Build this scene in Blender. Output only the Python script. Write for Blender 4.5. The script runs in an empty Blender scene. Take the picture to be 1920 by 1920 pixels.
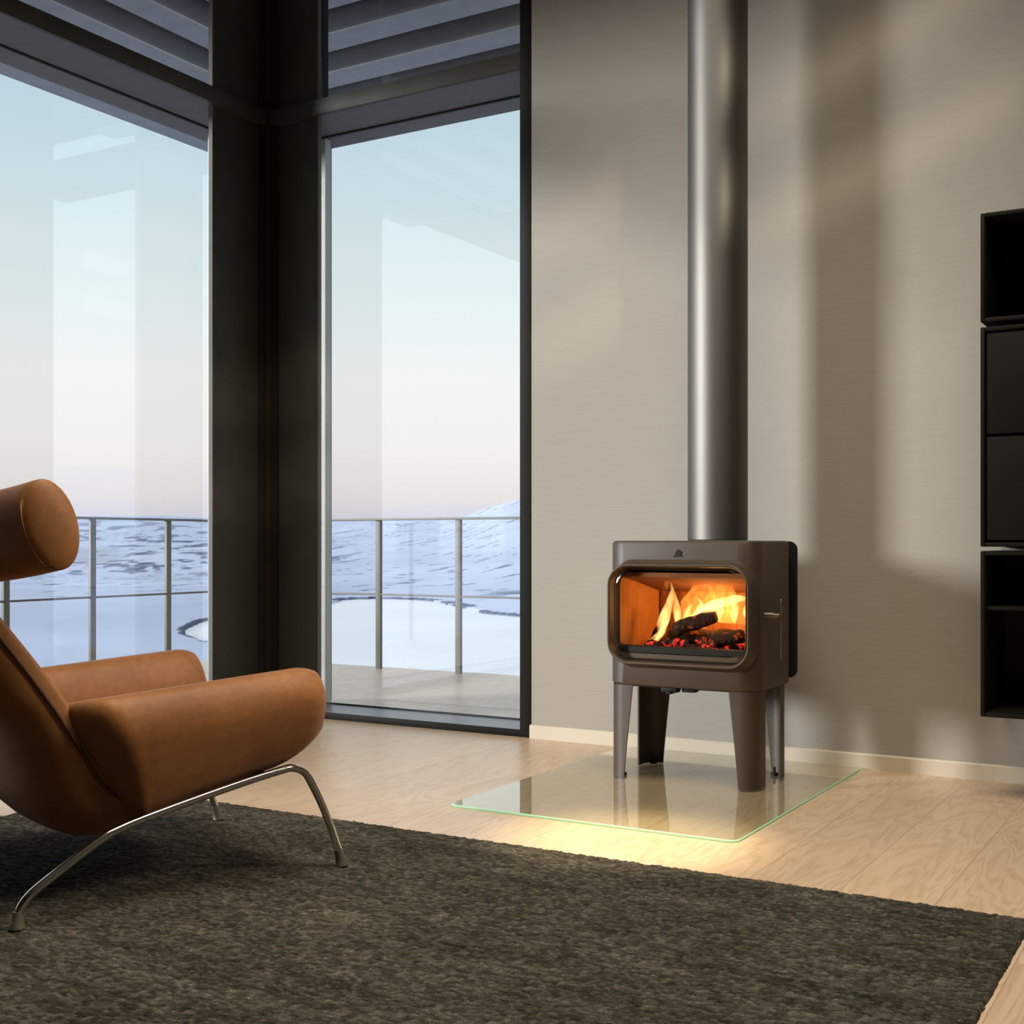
import bpy, bmesh, math, random
import numpy as np
from mathutils import Vector, Matrix, noise
random.seed(7); rng = np.random.default_rng(7)
SC = bpy.context.scene
COL = SC.collection
PI = math.pi

# ------------------------------------------------------------------ helpers
def lin(r, g, b):
    f = lambda c: (c/255/12.92) if c/255 <= .04045 else ((c/255+.055)/1.055)**2.4
    return (f(r), f(g), f(b), 1)

def link(o, parent=None):
    COL.objects.link(o)
    if parent is not None: o.parent = parent
    return o

def finish(bm, name, mat, parent=None, smooth=True, ang=35):
    bmesh.ops.recalc_face_normals(bm, faces=bm.faces)
    me = bpy.data.meshes.new(name); bm.to_mesh(me); bm.free()
    return mesh_obj(me, name, mat, parent, smooth, ang)

def mesh_obj(me, name, mat, parent=None, smooth=True, ang=35):
    for m in (mat if isinstance(mat, (list, tuple)) else [mat]): me.materials.append(m)
    if smooth:
        me.shade_smooth()
        me.set_sharp_from_angle(angle=math.radians(ang))
    return link(bpy.data.objects.new(name, me), parent)

def empty(name, loc=(0, 0, 0), rz=0):
    o = bpy.data.objects.new(name, None); o.empty_display_size = .1
    o.location = loc; o.rotation_euler = (0, 0, rz); COL.objects.link(o); return o

def tag(o, label=None, cat=None, group=None, kind=None):
    if label: o['label'] = label
    if cat: o['category'] = cat
    if group: o['group'] = group
    if kind: o['kind'] = kind
    return o

def box(bm, x0, x1, y0, y1, z0, z1, bev=0, seg=2):
    vs = [bm.verts.new((x, y, z)) for z in (z0, z1) for y in (y0, y1) for x in (x0, x1)]
    fs = []
    for q in ((0, 2, 3, 1), (4, 5, 7, 6), (0, 1, 5, 4), (2, 6, 7, 3), (0, 4, 6, 2), (1, 3, 7, 5)):
        fs.append(bm.faces.new([vs[i] for i in q]))
    if bev:
        es = {e for f in fs for e in f.edges}
        bmesh.ops.bevel(bm, geom=list(es), offset=bev, segments=seg, affect='EDGES', profile=.5)
    return bm

def boxo(name, mat, parent, *a, bev=0, seg=2):
    return finish(box(bmesh.new(), *a, bev=bev, seg=seg), name, mat, parent)

def catmull(pts, n):
    P = [np.array(p, float) for p in pts]; P = [2*P[0]-P[1]]+P+[2*P[-1]-P[-2]]; out = []
    for i in range(1, len(P)-2):
        for k in range(n):
            t = k/n
            out.append(.5*((2*P[i])+(-P[i-1]+P[i+1])*t+(2*P[i-1]-5*P[i]+4*P[i+1]-P[i+2])*t*t+(-P[i-1]+3*P[i]-3*P[i+1]+P[i+2])*t**3))
    out.append(P[-2]); return out

def loops(bm, rings, closed=True, caps=True):
    R = [[bm.verts.new(tuple(p)) for p in r] for r in rings]
    n = len(R[0])
    for a, b in zip(R, R[1:]):
        for i in range(n if closed else n-1):
            j = (i+1) % n
            bm.faces.new((a[i], a[j], b[j], b[i]))
    if caps and closed:
        for r in (R[0], R[-1]): bm.faces.new(r)
    return R

def tube(bm, pts, rad, n=14, caps=True):
    pts = [Vector(p) for p in pts]; rings = []
    rads = rad if isinstance(rad, (list, tuple)) else [rad]*len(pts)
    t0 = (pts[1]-pts[0]).normalized()
    up = Vector((0, 0, 1)) if abs(t0.z) < .9 else Vector((1, 0, 0))
    nrm = (up-t0*up.dot(t0)).normalized()
    for i, p in enumerate(pts):
        t = (pts[min(i+1, len(pts)-1)]-pts[max(i-1, 0)]).normalized()
        nrm = (nrm-t*nrm.dot(t)).normalized(); bn = t.cross(nrm)
        rings.append([p+(nrm*math.cos(2*PI*k/n)+bn*math.sin(2*PI*k/n))*rads[i] for k in range(n)])
    loops(bm, rings, True, caps); return bm

def rrect(x0, x1, z0, z1, r, n=8):
    out = []
    for cx, cz, a0 in ((x1-r, z1-r, 0), (x0+r, z1-r, 90), (x0+r, z0+r, 180), (x1-r, z0+r, 270)):
        for k in range(n+1):
            a = math.radians(a0+90*k/n); out.append((cx+r*math.cos(a), cz+r*math.sin(a)))
    return out

# ------------------------------------------------------------------ materials
class NT:
    def __init__(s, name):
        s.m = bpy.data.materials.new(name); s.m.use_nodes = True
        s.t = s.m.node_tree; s.t.nodes.clear()
        s.out = s.t.nodes.new('ShaderNodeOutputMaterial')
    def n(s, typ, **kw):
        nd = s.t.nodes.new(typ)
        for k, v in kw.items():
            if k in nd.inputs.keys(): nd.inputs[k].default_value = v
            else: setattr(nd, k, v)
        return nd
    def l(s, a, b): s.t.links.new(a, b)
    def coord(s, out='Object', scale=(1, 1, 1), rot=(0, 0, 0), loc=(0, 0, 0)):
        c = s.n('ShaderNodeTexCoord'); m = s.n('ShaderNodeMapping')
        m.inputs['Scale'].default_value = scale; m.inputs['Rotation'].default_value = rot; m.inputs['Location'].default_value = loc
        s.l(c.outputs[out], m.inputs[0]); return m.outputs[0]
    def noise(s, vec, scale, detail=4, rough=.55, dist=0):
        t = s.n('ShaderNodeTexNoise'); t.inputs['Scale'].default_value = scale; t.inputs['Detail'].default_value = detail
        t.inputs['Roughness'].default_value = rough; t.inputs['Distortion'].default_value = dist
        s.l(vec, t.inputs['Vector']); return t.outputs['Fac']
    def ramp(s, fac, stops, interp='LINEAR'):
        r = s.n('ShaderNodeValToRGB'); r.color_ramp.interpolation = interp
        e = r.color_ramp.elements
        while len(e) > 1: e.remove(e[-1])
        e[0].position = stops[0][0]; e[0].color = stops[0][1]
        for p, c in stops[1:]:
            x = e.new(p); x.color = c
        s.l(fac, r.inputs[0]); return r.outputs[0]
    def math(s, op, a, b=0, c=None):
        m = s.n('ShaderNodeMath', operation=op)
        for i, v in enumerate((a, b, c)):
            if v is None: continue
            if isinstance(v, (int, float)): m.inputs[i].default_value = v
            else: s.l(v, m.inputs[i])
        return m.outputs[0]
    def mix(s, fac, a, b, blend='MIX'):
        m = s.n('ShaderNodeMix', data_type='RGBA', blend_type=blend)
        for i, v in ((0, fac), (6, a), (7, b)):
            if isinstance(v, (int, float, tuple)): m.inputs[i].default_value = v
            else: s.l(v, m.inputs[i])
        return m.outputs[2]
    def bump(s, h, strength, dist=.01):
        b = s.n('ShaderNodeBump'); b.inputs['Strength'].default_value = strength; b.inputs['Distance'].default_value = dist
        s.l(h, b.inputs['Height']); return b.outputs[0]
    def bsdf(s, col, rough=.5, metal=0, spec=.5, normal=None, **kw):
        b = s.n('ShaderNodeBsdfPrincipled')
        for k, v in (('Base Color', col), ('Roughness', rough), ('Metallic', metal), ('Specular IOR Level', spec)):
            if isinstance(v, (int, float, tuple)): b.inputs[k].default_value = v
            else: s.l(v, b.inputs[k])
        for k, v in kw.items(): b.inputs[k].default_value = v
        if normal is not None: s.l(normal, b.inputs['Normal'])
        s.l(b.outputs[0], s.out.inputs['Surface']); return b

def plain(name, col, rough=.5, metal=0, spec=.5, var=.12, vscale=6, bump=0, bscale=200):
    s = NT(name); v = s.coord()
    f = s.noise(v, vscale)
    a = tuple(c*(1-var) for c in col[:3])+(1,); b = tuple(min(1, c*(1+var)) for c in col[:3])+(1,)
    c = s.ramp(f, [(.3, a), (.7, b)])
    nrm = s.bump(s.noise(v, bscale, 2), bump, .002) if bump else None
    s.bsdf(c, rough, metal, spec, nrm); return s.m

def mat_glass(name, base=.05, tint=(1, 1, 1, 1), gl=(1, 1, 1, 1), power=5.0, rough=0.0):
    s = NT(name)
    lw = s.n('ShaderNodeLayerWeight'); lw.inputs[0].default_value = .5
    f = s.math('ADD', s.math('MULTIPLY', s.math('POWER', lw.outputs['Facing'], power), 1-base), base)
    tr = s.n('ShaderNodeBsdfTransparent', Color=tint); g = s.n('ShaderNodeBsdfGlossy', Color=gl, Roughness=rough)
    mx = s.n('ShaderNodeMixShader'); s.l(f, mx.inputs[0]); s.l(tr.outputs[0], mx.inputs[1]); s.l(g.outputs[0], mx.inputs[2])
    s.l(mx.outputs[0], s.out.inputs['Surface']); return s.m

def mat_wall():
    s = NT('plaster'); v = s.coord(scale=(1, 1, 9)); v2 = s.coord()
    f = s.noise(v, 7, 6, .6); f2 = s.noise(v2, 1.3, 3)
    c = s.ramp(s.math('ADD', s.math('MULTIPLY', f, .5), s.math('MULTIPLY', f2, .5)), [(.3, (.335, .308, .258, 1)), (.7, (.372, .344, .290, 1))])
    s.bsdf(c, .75, 0, .25, s.bump(f, .10, .01)); return s.m

def mat_oak(name, c0, c1, c2, w=.225, L=2.7, rough=.42):
    # boards run along Y
    s = NT(name)
    tc = s.n('ShaderNodeTexCoord'); sep = s.n('ShaderNodeSeparateXYZ'); s.l(tc.outputs['Object'], sep.inputs[0])
    x, y = sep.outputs[0], sep.outputs[1]
    row = s.math('FLOOR', s.math('DIVIDE', s.math('ADD', x, .846), w))
    off = s.n('ShaderNodeTexWhiteNoise', noise_dimensions='1D'); s.l(row, off.inputs['W'])
    yo = s.math('ADD', y, s.math('MULTIPLY', off.outputs[0], 5.3))
    col = s.math('FLOOR', s.math('DIVIDE', yo, L))
    cid = s.n('ShaderNodeTexWhiteNoise', noise_dimensions='2D'); cv = s.n('ShaderNodeCombineXYZ'); s.l(row, cv.inputs[0]); s.l(col, cv.inputs[1]); s.l(cv.outputs[0], cid.inputs['Vector'])
    # grain coordinates shifted per board
    sv = s.n('ShaderNodeCombineXYZ')
    s.l(s.math('ADD', s.math('MULTIPLY', x, 1.0), s.math('MULTIPLY', cid.outputs[0], 37)), sv.inputs[0])
    s.l(s.math('ADD', s.math('MULTIPLY', y, .16), s.math('MULTIPLY', cid.outputs[0], 11)), sv.inputs[1])
    g1 = s.noise(sv.outputs[0], 7, 3, .5, .6)
    rings = s.math('FRACT', s.math('MULTIPLY', g1, 13))
    rings = s.math('ABSOLUTE', s.math('SUBTRACT', rings, .5))
    sv2 = s.n('ShaderNodeMapping'); s.l(tc.outputs['Object'], sv2.inputs[0]); sv2.inputs['Scale'].default_value = (60, 3.2, 1)
    g2 = s.noise(sv2.outputs[0], 3, 4, .6)
    fac = s.math('ADD', s.math('MULTIPLY', rings, .55), s.math('MULTIPLY', g2, .62))
    c = s.ramp(fac, [(.22, c0), (.42, c1), (.75, c2)])
    tone = s.math('ADD', s.math('MULTIPLY', cid.outputs[0], .12), .92)
    tv = s.n('ShaderNodeCombineColor'); [s.l(tone, tv.inputs[i]) for i in range(3)]
    c = s.mix(1.0, c, tv.outputs[0], 'MULTIPLY')
    fx = s.math('FRACT', s.math('DIVIDE', s.math('ADD', x, .846), w)); gapx = s.math('LESS_THAN', s.math('MINIMUM', fx, s.math('SUBTRACT', 1, fx)), .006)
    fy = s.math('FRACT', s.math('DIVIDE', yo, L)); gapy = s.math('LESS_THAN', fy, .0012)
    gap = s.math('MAXIMUM', gapx, gapy)
    c = s.mix(s.math('MULTIPLY', gap, .42), c, (c0[0]*.3, c0[1]*.28, c0[2]*.25, 1))
    s.bsdf(c, rough, 0, .6, s.bump(s.math('SUBTRACT', fac, gap), .12, .002)); return s.m

def mat_leather():
    s = NT('cognac_leather'); v = s.coord()
    f = s.noise(v, 5, 5, .6, .3); g = s.noise(v, 55, 5, .65); h = s.noise(v, 420, 2)
    c = s.ramp(s.math('ADD', s.math('MULTIPLY', f, .6), s.math('MULTIPLY', g, .4)), [(.32, (.19, .072, .019, 1)), (.5, (.255, .103, .029, 1)), (.68, (.33, .140, .044, 1))])
    s.bsdf(c, .55, 0, .35, s.bump(s.math('ADD', h, s.math('MULTIPLY', g, 1.2)), .12, .002), **{'Sheen Weight': .10, 'Sheen Roughness': .5, 'Sheen Tint': (.8, .8, .85, 1)}); return s.m

def mat_rug():
    s = NT('woven_wool'); a = s.n('ShaderNodeAttribute', attribute_name='yarn')
    v = s.coord(scale=(1, 3.2, 1)); f = s.noise(v, 250, 3, .8); b = s.noise(s.coord(scale=(1, 2.6, 1)), 3.2, 4)
    k = s.math('ADD', s.math('MULTIPLY', a.outputs['Fac'], .62), s.math('ADD', s.math('MULTIPLY', s.math('SUBTRACT', f, .25), 1.0), s.math('MULTIPLY', s.math('SUBTRACT', b, .5), .30)))
    c = s.ramp(k, [(.25, (.012, .011, .008, 1)), (.48, (.052, .046, .034, 1)), (.66, (.115, .102, .078, 1)), (.88, (.27, .245, .19, 1))])
    s.bsdf(c, .95, 0, .1, s.bump(f, .5, .004)); return s.m

def mat_emit(name, col, st):
    s = NT(name); e = s.n('ShaderNodeEmission', Color=col, Strength=st); s.l(e.outputs[0], s.out.inputs['Surface']); return s.m

M = {}
M['wall'] = mat_wall()
M['oak'] = mat_oak('oak_boards', (.53, .36, .22, 1), (.65, .47, .305, 1), (.72, .54, .375, 1), rough=.32)
M['deck'] = mat_oak('deck_boards', (.58, .40, .26, 1), (.82, .64, .48, 1), (.92, .76, .60, 1), w=.14, L=3.1, rough=.35)
M['white'] = plain('painted_trim', (.60, .53, .39, 1), .5, var=.03)
M['ceil'] = plain('ceiling_paint', (.35, .32, .27, 1), .8, var=.03)
M['bronze'] = plain('dark_bronze_paint', (.062, .063, .050, 1), .55, spec=.2, var=.15, bump=.1, bscale=90)
M['soffit'] = plain('grey_soffit_paint', (.105, .102, .095, 1), .6, var=.12, vscale=9, bump=.1, bscale=60)
M['gold'] = plain('brass_bead', (.10, .07, .03, 1), .45, .6)
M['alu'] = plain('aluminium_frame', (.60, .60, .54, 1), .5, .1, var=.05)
M['alublue'] = plain('grey_blue_frame', (.25, .28, .33, 1), .5, var=.05)
M['sill'] = plain('grey_sill', (.13, .135, .15, 1), .30, var=.06)
M['pane'] = mat_glass('window_glass', .15, (.97, .985, .99, 1))
M['rail'] = plain('railing_paint', (.155, .152, .118, 1), .5, var=.12)
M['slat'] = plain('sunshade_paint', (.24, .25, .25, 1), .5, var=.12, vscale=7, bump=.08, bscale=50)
M['bead'] = plain('grey_bead', (.17, .165, .14, 1), .6, spec=.2, var=.05)
M['jamb'] = plain('black_brown_frame', (.008, .0072, .005, 1), .6, spec=.15)
M['slatshade'] = plain('sunshade_shaded_face', (.10, .10, .095, 1), .45, var=.08)  # shade on the slats' near faces, painted as a darker tone
M['umber'] = plain('umber_paint', (.085, .07, .055, 1), .8, var=.05)
M['roof'] = plain('eaves_paint', (.010, .010, .010, 1), .8)
M['stove'] = plain('enamelled_cast_iron', (.057, .038, .0225, 1), .48, .0, .5, var=.06, vscale=9, bump=.08, bscale=260)
M['shield'] = plain('black_sheet_steel', (.008, .008, .008, 1), .5)
M['pipe'] = plain('steel_flue', (.17, .158, .142, 1), .52, 1.0, var=.04, vscale=3)
M['iron'] = plain('dark_iron', (.009, .008, .0065, 1), .6, spec=.25)
M['handle'] = plain('brushed_steel', (.28, .24, .19, 1), .35, .9, var=.05)
M['brick'] = plain('vermiculite', (.62, .27, .075, 1), .9, var=.12, vscale=14, bump=.2, bscale=120)
M['baffle'] = plain('dark_vermiculite', (.20, .075, .025, 1), .9, var=.2, vscale=14)  # baffle, darker than the side linings
M['backbrick'] = plain('dark_back_vermiculite', (.36, .14, .04, 1), .9, var=.25, vscale=14)  # back lining, darker than the side linings
M['chrome'] = plain('polished_steel', (.74, .72, .66, 1), .10, 1.0, var=.02)
M['glide'] = plain('glide_plastic', (.12, .115, .09, 1), .45, .3)
M['leather'] = mat_leather()
M['seam'] = plain('dark_seam_leather', (.095, .034, .010, 1), .6)
M['rug'] = mat_rug()
M['cab'] = plain('blackbrown_lacquer', (.0085, .0072, .0042, 1), .6, spec=.16, var=.08)
M['cabin'] = plain('black_lacquer_inside', (.004, .004, .0035, 1), .6)
M['hearth'] = mat_glass('hearth_glass', .07, (.90, .93, .86, 1), power=4.0)
M['doorglass'] = mat_glass('stove_glass', .025, (1, .97, .92, 1), (.55, .55, .5, 1))

def mat_edge():
    s = NT('glass_edge_glow'); d = s.n('ShaderNodeBsdfDiffuse', Color=(.42, .72, .50, 1)); e = s.n('ShaderNodeEmission', Color=(.28, .75, .42, 1), Strength=.10)
    a = s.n('ShaderNodeAddShader'); s.l(d.outputs[0], a.inputs[0]); s.l(e.outputs[0], a.inputs[1]); s.l(a.outputs[0], s.out.inputs['Surface']); return s.m  # faint green glow added for light carried inside the glass
M['edge'] = mat_edge()

# ------------------------------------------------------------------ camera
cam_d = bpy.data.cameras.new('camera'); cam = bpy.data.objects.new('camera', cam_d); COL.objects.link(cam)
cam.location = (0, -4.6317, .842)
cam.rotation_euler = (PI/2, 0, math.radians(30.636))
cam_d.sensor_width = 36; cam_d.lens = 36*2321.64/1920
cam_d.shift_y = (1017-960)/1920
cam_d.clip_end = 9000; cam_d.clip_start = .05
SC.camera = cam

# ------------------------------------------------------------------ room shell
XC, CEIL, XR, YB = -4.137, 4.25, 1.75, -6.6
def struct(o): o['kind'] = 'structure'; return o
struct(boxo('floor', M['oak'], None, XC-.42, XR, YB, .42, -.12, 0))
struct(boxo('ceiling', M['ceil'], None, XC-.5, XR+.15, YB-.15, .5, CEIL, CEIL+.15))
struct(boxo('wall_back', M['wall'], None, -2.646, XR+.15, 0, .25, 0, CEIL))
struct(boxo('wall_front', M['umber'], None, XC-.4, XR+.15, YB-.15, YB, 0, CEIL))
# right wall with a clerestory opening
OPY0, OPY1, OPZ0, OPZ1 = -6.4, -2.2, 3.28, 3.98
bm = bmesh.new()
box(bm, XR, XR+.15, YB, 0, 0, OPZ0); box(bm, XR, XR+.15, YB, 0, OPZ1, CEIL)
box(bm, XR, XR+.15, YB, OPY0, OPZ0, OPZ1); box(bm, XR, XR+.15, OPY1, 0, OPZ0, OPZ1); box(bm, XR+.05, XR+.09, OPY0, OPY1, 3.50, 3.76)
struct(finish(bm, 'wall_right', M['umber']))
bm = bmesh.new()
# skirting with a small top chamfer
prof = [(0, 0), (-.014, 0), (-.014, .053), (-.010, .058), (0, .058)]
loops(bm, [[(x, y, z) for y, z in prof] for x in (-2.648, XR)])
struct(finish(bm, 'baseboard_back', M['white']))

# window walls: window_1 on the left (plane x = XC), window_2 on the back (plane y = 0).
# Both are written for the back wall in (a, d): a = distance from the inner corner, d = depth outward
def wall_map(side):
    if side == 2: return lambda a, d: (XC+a, d)
    return lambda a, d: (XC-d, -a)
def wbox(side, name, mat, parent, a0, a1, d0, d1, z0, z1, bev=0):
    f = wall_map(side); p, q = f(a0, d0), f(a1, d1)
    return boxo(name, mat, parent, min(p[0], q[0]), max(p[0], q[0]), min(p[1], q[1]), max(p[1], q[1]), z0, z1, bev=bev)
HB, HT = 2.893, 2.968
for side, aend in ((1, 3.75), (2, 1.487)):
    w = empty('window_%d' % side); struct(w)
    P = M['bronze']
    wbox(side, 'header_beam', P, w, 0 if side == 2 else .012, aend if side == 1 else 1.434, 0, .02, HB, HT, .002)
    wbox(side, 'header_soffit', M['soffit'], w, 0.05, aend if side == 1 else 1.434, .02, .272, HB, HB+.02)
    wbox(side, 'header_soffit', M['soffit'], w, 0.05 if side == 2 else -.27, aend if side == 1 else 1.434, .286, .43, HB-.004, HB+.02)
    wbox(side, 'header_core', M['roof'], w, 0.02, aend if side == 1 else 1.434, .02, .43, HB+.02, HT-.002)
    pe = .290 if side == 2 else .353
    wbox(side, 'post_panel', P, w, .044, pe, .028, .055, .0, CEIL, .002)
    wbox(side, 'edge_bead', M['bead'], w, pe, pe+.0065, .024, .046, .0, CEIL)
    wbox(side, 'corner_groove', M['roof'], w, -.058, .044, .040, .060, .0, CEIL)
    # frame upright at the glass line, pale outside and blue grey beyond
    wbox(side, 'frame_upright', M['alu'], w, .020, .125 if side == 2 else .075, .285, .330, .02, HB)
    wbox(side, 'frame_upright', M['alublue'], w, *((-.06, .05) if side == 2 else (-.25, -.11)), .35, .43, .02, HB)
    wbox(side, 'frame_upright', M['roof'], w, .020, .133 if side == 2 else .075, .255, .30, HT, CEIL)
    # sill: dark front, grey top, glazing gasket
    wbox(side, 'sill_front', M['jamb'], w, .05, aend, -.004, .012, 0, .030, .002)
    wbox(side, 'window_sill', M['sill'], w, .05, aend, .012, .285, 0.002, .026)
    wbox(side, 'glazing_gasket', M['roof'], w, .05, aend, .285, .297, 0.002, .032)
    wbox(side, 'glazing_gasket', M['roof'], w, .05, aend, .272, .286, HB-.006, HB+.02)
    if side == 2:
        wbox(side, 'jamb', M['jamb'], w, 1.434, 1.491, -.002, .34, 0, CEIL, .002)
    else:
        wbox(side, 'jamb', P, w, 3.75, 4.05, 0, .34, 0, CEIL)
    a1 = aend if side == 1 else 1.434
    f = wall_map(side)
    for nm, z0, z1 in (('lower_pane', .03, HB), ('upper_pane', HT, CEIL)):
        bm = bmesh.new()
        q = [f(.06, .279)+(z0,), f(a1, .279)+(z0,), f(a1, .279)+(z1,), f(.06, .279)+(z1,)]
        bm.faces.new([bm.verts.new(p) for p in q]); finish(bm, nm, M['pane'], w)
o = struct(boxo('trim_1', M['gold'], None, XC-.034, XC-.018, .018, .034, 0, CEIL)); 
struct(boxo('wall_left', M['umber'], None, XC-.26, XC, YB, -4.05, 0, CEIL))
# eaves above the sunshades
bm = bmesh.new(); box(bm, XC-2.3, XR, .45, 2.3, CEIL-.1, CEIL+.3); box(bm, XC-2.3, XC-.45, -6.6, .45, CEIL-.1, CEIL+.3)
struct(finish(bm, 'eaves', M['roof']))

# sunshades: fixed pergola of deep slats outside each window wall
r = empty('sunshade', (-4.8, .8, 3.7)); tag(r, 'grey horizontal slat sunshade running round the corner outside the upper windows', 'sunshade')
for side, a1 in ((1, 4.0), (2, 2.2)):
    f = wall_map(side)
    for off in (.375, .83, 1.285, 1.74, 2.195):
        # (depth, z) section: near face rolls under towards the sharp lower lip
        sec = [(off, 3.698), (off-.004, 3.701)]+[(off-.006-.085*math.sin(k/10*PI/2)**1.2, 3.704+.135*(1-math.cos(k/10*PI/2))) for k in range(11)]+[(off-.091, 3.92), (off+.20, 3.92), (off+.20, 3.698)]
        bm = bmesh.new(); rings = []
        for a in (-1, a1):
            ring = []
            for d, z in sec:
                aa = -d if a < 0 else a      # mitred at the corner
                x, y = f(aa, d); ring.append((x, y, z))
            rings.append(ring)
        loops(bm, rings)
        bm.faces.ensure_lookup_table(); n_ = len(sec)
        for i_ in range(n_): bm.faces[i_].material_index = 2 if i_ in (0, 1) else (1 if i_ < 13 else 0)  # near face painted darker as shade, lip paler as its bright edge
        o = finish(bm, 'slat', [M['slat'], M['slatshade'], M['alu']], r); o.matrix_parent_inverse = Matrix.Translation(-Vector(r.location))

# ------------------------------------------------------------------ balcony
struct(boxo('balcony_deck', M['deck'], None, XC-2.25, .6, .42, 2.16, -.14, -.004))
bm = bmesh.new(); box(bm, XC-2.25, XC-.42, -6.6, .42, -.14, -.004)
struct(finish(bm, 'balcony_deck', M['deck']))
RX, RY = -6.291, 2.06
def railing(lab, pts_along, horiz):
    r = empty('balcony_railing'); tag(r, lab, 'railing')
    lo, hi = pts_along[0]-.02, pts_along[-1]+.02
    def bx(nm, a0, a1, t, z0, z1, bev=.003):
        if horiz: return boxo(nm, M['rail'], r, a0, a1, RY-t, RY+t, z0, z1, bev=bev)
        return boxo(nm, M['rail'], r, RX-t, RX+t, a0, a1, z0, z1, bev=bev)
    bx('top_rail', lo, hi, .026, .988, 1.003)
    bx('middle_rail', lo, hi, .010, .487, .500)
    for p in pts_along:
        bx('post', p-.021, p+.021, .012, -.004, .988)
    return r
railing('metal balcony railing seen through the narrow window beside the wall', [RX, -5.645, -5.0, -4.362, -3.725, -3.09, -2.45, -1.81], True)
railing('metal balcony railing seen behind the leather armchair', [-3.70, -3.06, -2.42, -1.78, -1.14, -.50, .13, .768, 1.409, 2.0], False)

# ------------------------------------------------------------------ landscape: snow valley, lake, far hills
CX, CY = 0.0, -4.6317
YAW = math.radians(30.636)
def vdir(px):                       # heading of a landscape feature seen from the room
    return YAW - math.atan((px-960)/2321.64)
def wpt(px, D):
    t = (px-960)/2321.64
    ax = Vector((-math.sin(YAW), math.cos(YAW))); rt = Vector((math.cos(YAW), math.sin(YAW)))
    p = Vector((CX, CY))+ax*D+rt*(D*t); return (p.x, p.y)
def dep(y, H=14.8): return H*2321.64/(y-1017)
shore = [(343, 1180), (352, 1172), (370, 1166), (405, 1157), (470, 1146), (560, 1136), (625, 1129), (640, 1122), (700, 1120), (770, 1121), (830, 1128), (870, 1138), (905, 1147), (985, 1154), (1150, 1158), (1500, 1165), (1900, 1210),
         (1900, 1400), (1200, 1480), (700, 1430), (520, 1300), (455, 1235), (405, 1203), (380, 1197), (352, 1187)]
LK = np.array([wpt(px, dep(y)) for px, y in shore])
def lake_sd(P):
    """signed distance to the lake outline (negative inside) for points P (n,2)"""
    n = len(LK); d = np.full(len(P), 1e9); ins = np.zeros(len(P), bool)
    for i in range(n):
        a, b = LK[i], LK[(i+1) % n]; e = b-a; w = P-a
        t = np.clip((w@e)/(e@e), 0, 1); d = np.minimum(d, np.hypot(*(w-np.outer(t, e)).T))
        c = ((a[1] > P[:, 1]) != (b[1] > P[:, 1])); ins ^= c & (P[:, 0] < (b[0]-a[0])*(P[:, 1]-a[1])/(b[1]-a[1]+1e-12)+a[0])
    return np.where(ins, -d, d)
def vnoise(P, s, seed=0, oct=4):
    out = np.zeros(len(P)); amp = 1; tot = 0
    for o in range(oct):
        q = P/s*(2**o); i = np.floor(q).astype(int); fr = q-i; fr = fr*fr*(3-2*fr)
        def h(ix, iy):
            v = (ix*374761393+iy*668265263+(seed+o)*974634777) & 0x7fffffff
            v = ((v ^ (v >> 13))*1274126177) & 0x7fffffff
            return ((v ^ (v >> 16)) & 0xffff)/65535.0
        a = h(i[:, 0], i[:, 1]); b = h(i[:, 0]+1, i[:, 1]); c = h(i[:, 0], i[:, 1]+1); d = h(i[:, 0]+1, i[:, 1]+1)
        out += amp*((a*(1-fr[:, 0])+b*fr[:, 0])*(1-fr[:, 1])+(c*(1-fr[:, 0])+d*fr[:, 0])*fr[:, 1]); tot += amp; amp *= .5
    return out/tot
ths = np.concatenate([np.radians(np.arange(-60, 24, 3)), np.radians(np.arange(24, 62, .11)), np.radians(np.arange(62, 150, 3))])
rr = np.concatenate([np.geomspace(14, 120, 14, endpoint=False), np.geomspace(120, 5200, 420)])
TH, RR = np.meshgrid(ths, rr, indexing='ij')
PX, PYY = CX-np.sin(TH)*RR, CY+np.cos(TH)*RR
P2 = np.stack([PX.ravel(), PYY.ravel()], 1)
sd = lake_sd(P2)+(vnoise(P2, 12, 3)-.5)*4
T, R_ = TH.ravel(), RR.ravel()
def ss(a, b, x): t = np.clip((x-a)/(b-a), 0, 1); return t*t*(3-2*t)
deg = np.degrees(T)
# skyline target (tan of elevation above the eye) against heading
sky_t = np.interp(deg, [20, 28, 30.6, 31.8, 34, 40, 46, 53, 60, 90], [.056, .045, .0330, .027, .0170, .0150, .0190, .0200, .021, .03])
R0 = np.interp(deg, [24, 31, 37, 46, 54], [300, 318, 350, 520, 560]); R1 = np.interp(deg, [24, 31, 36, 40, 54], [1000, 1050, 1500, 2600, 3300])
u = np.clip((R_-R0)/(R1-R0), 0, None)
rise = np.where(u < 1, u**1.25, 1)*(R1*sky_t+14.8)
H = -14+rise+(vnoise(P2, 160, 5)-.5)*8*ss(260, 700, R_)+(vnoise(P2, 700, 8)-.5)*26*ss(900, 2200, R_)*np.where(deg > 37, .8, .35)
H += np.clip(sd, 0, 22)*.05
H = np.where(sd < 0, -15.2, H); H -= ss(1.0, 1.5, R_/R1)*60
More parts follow.
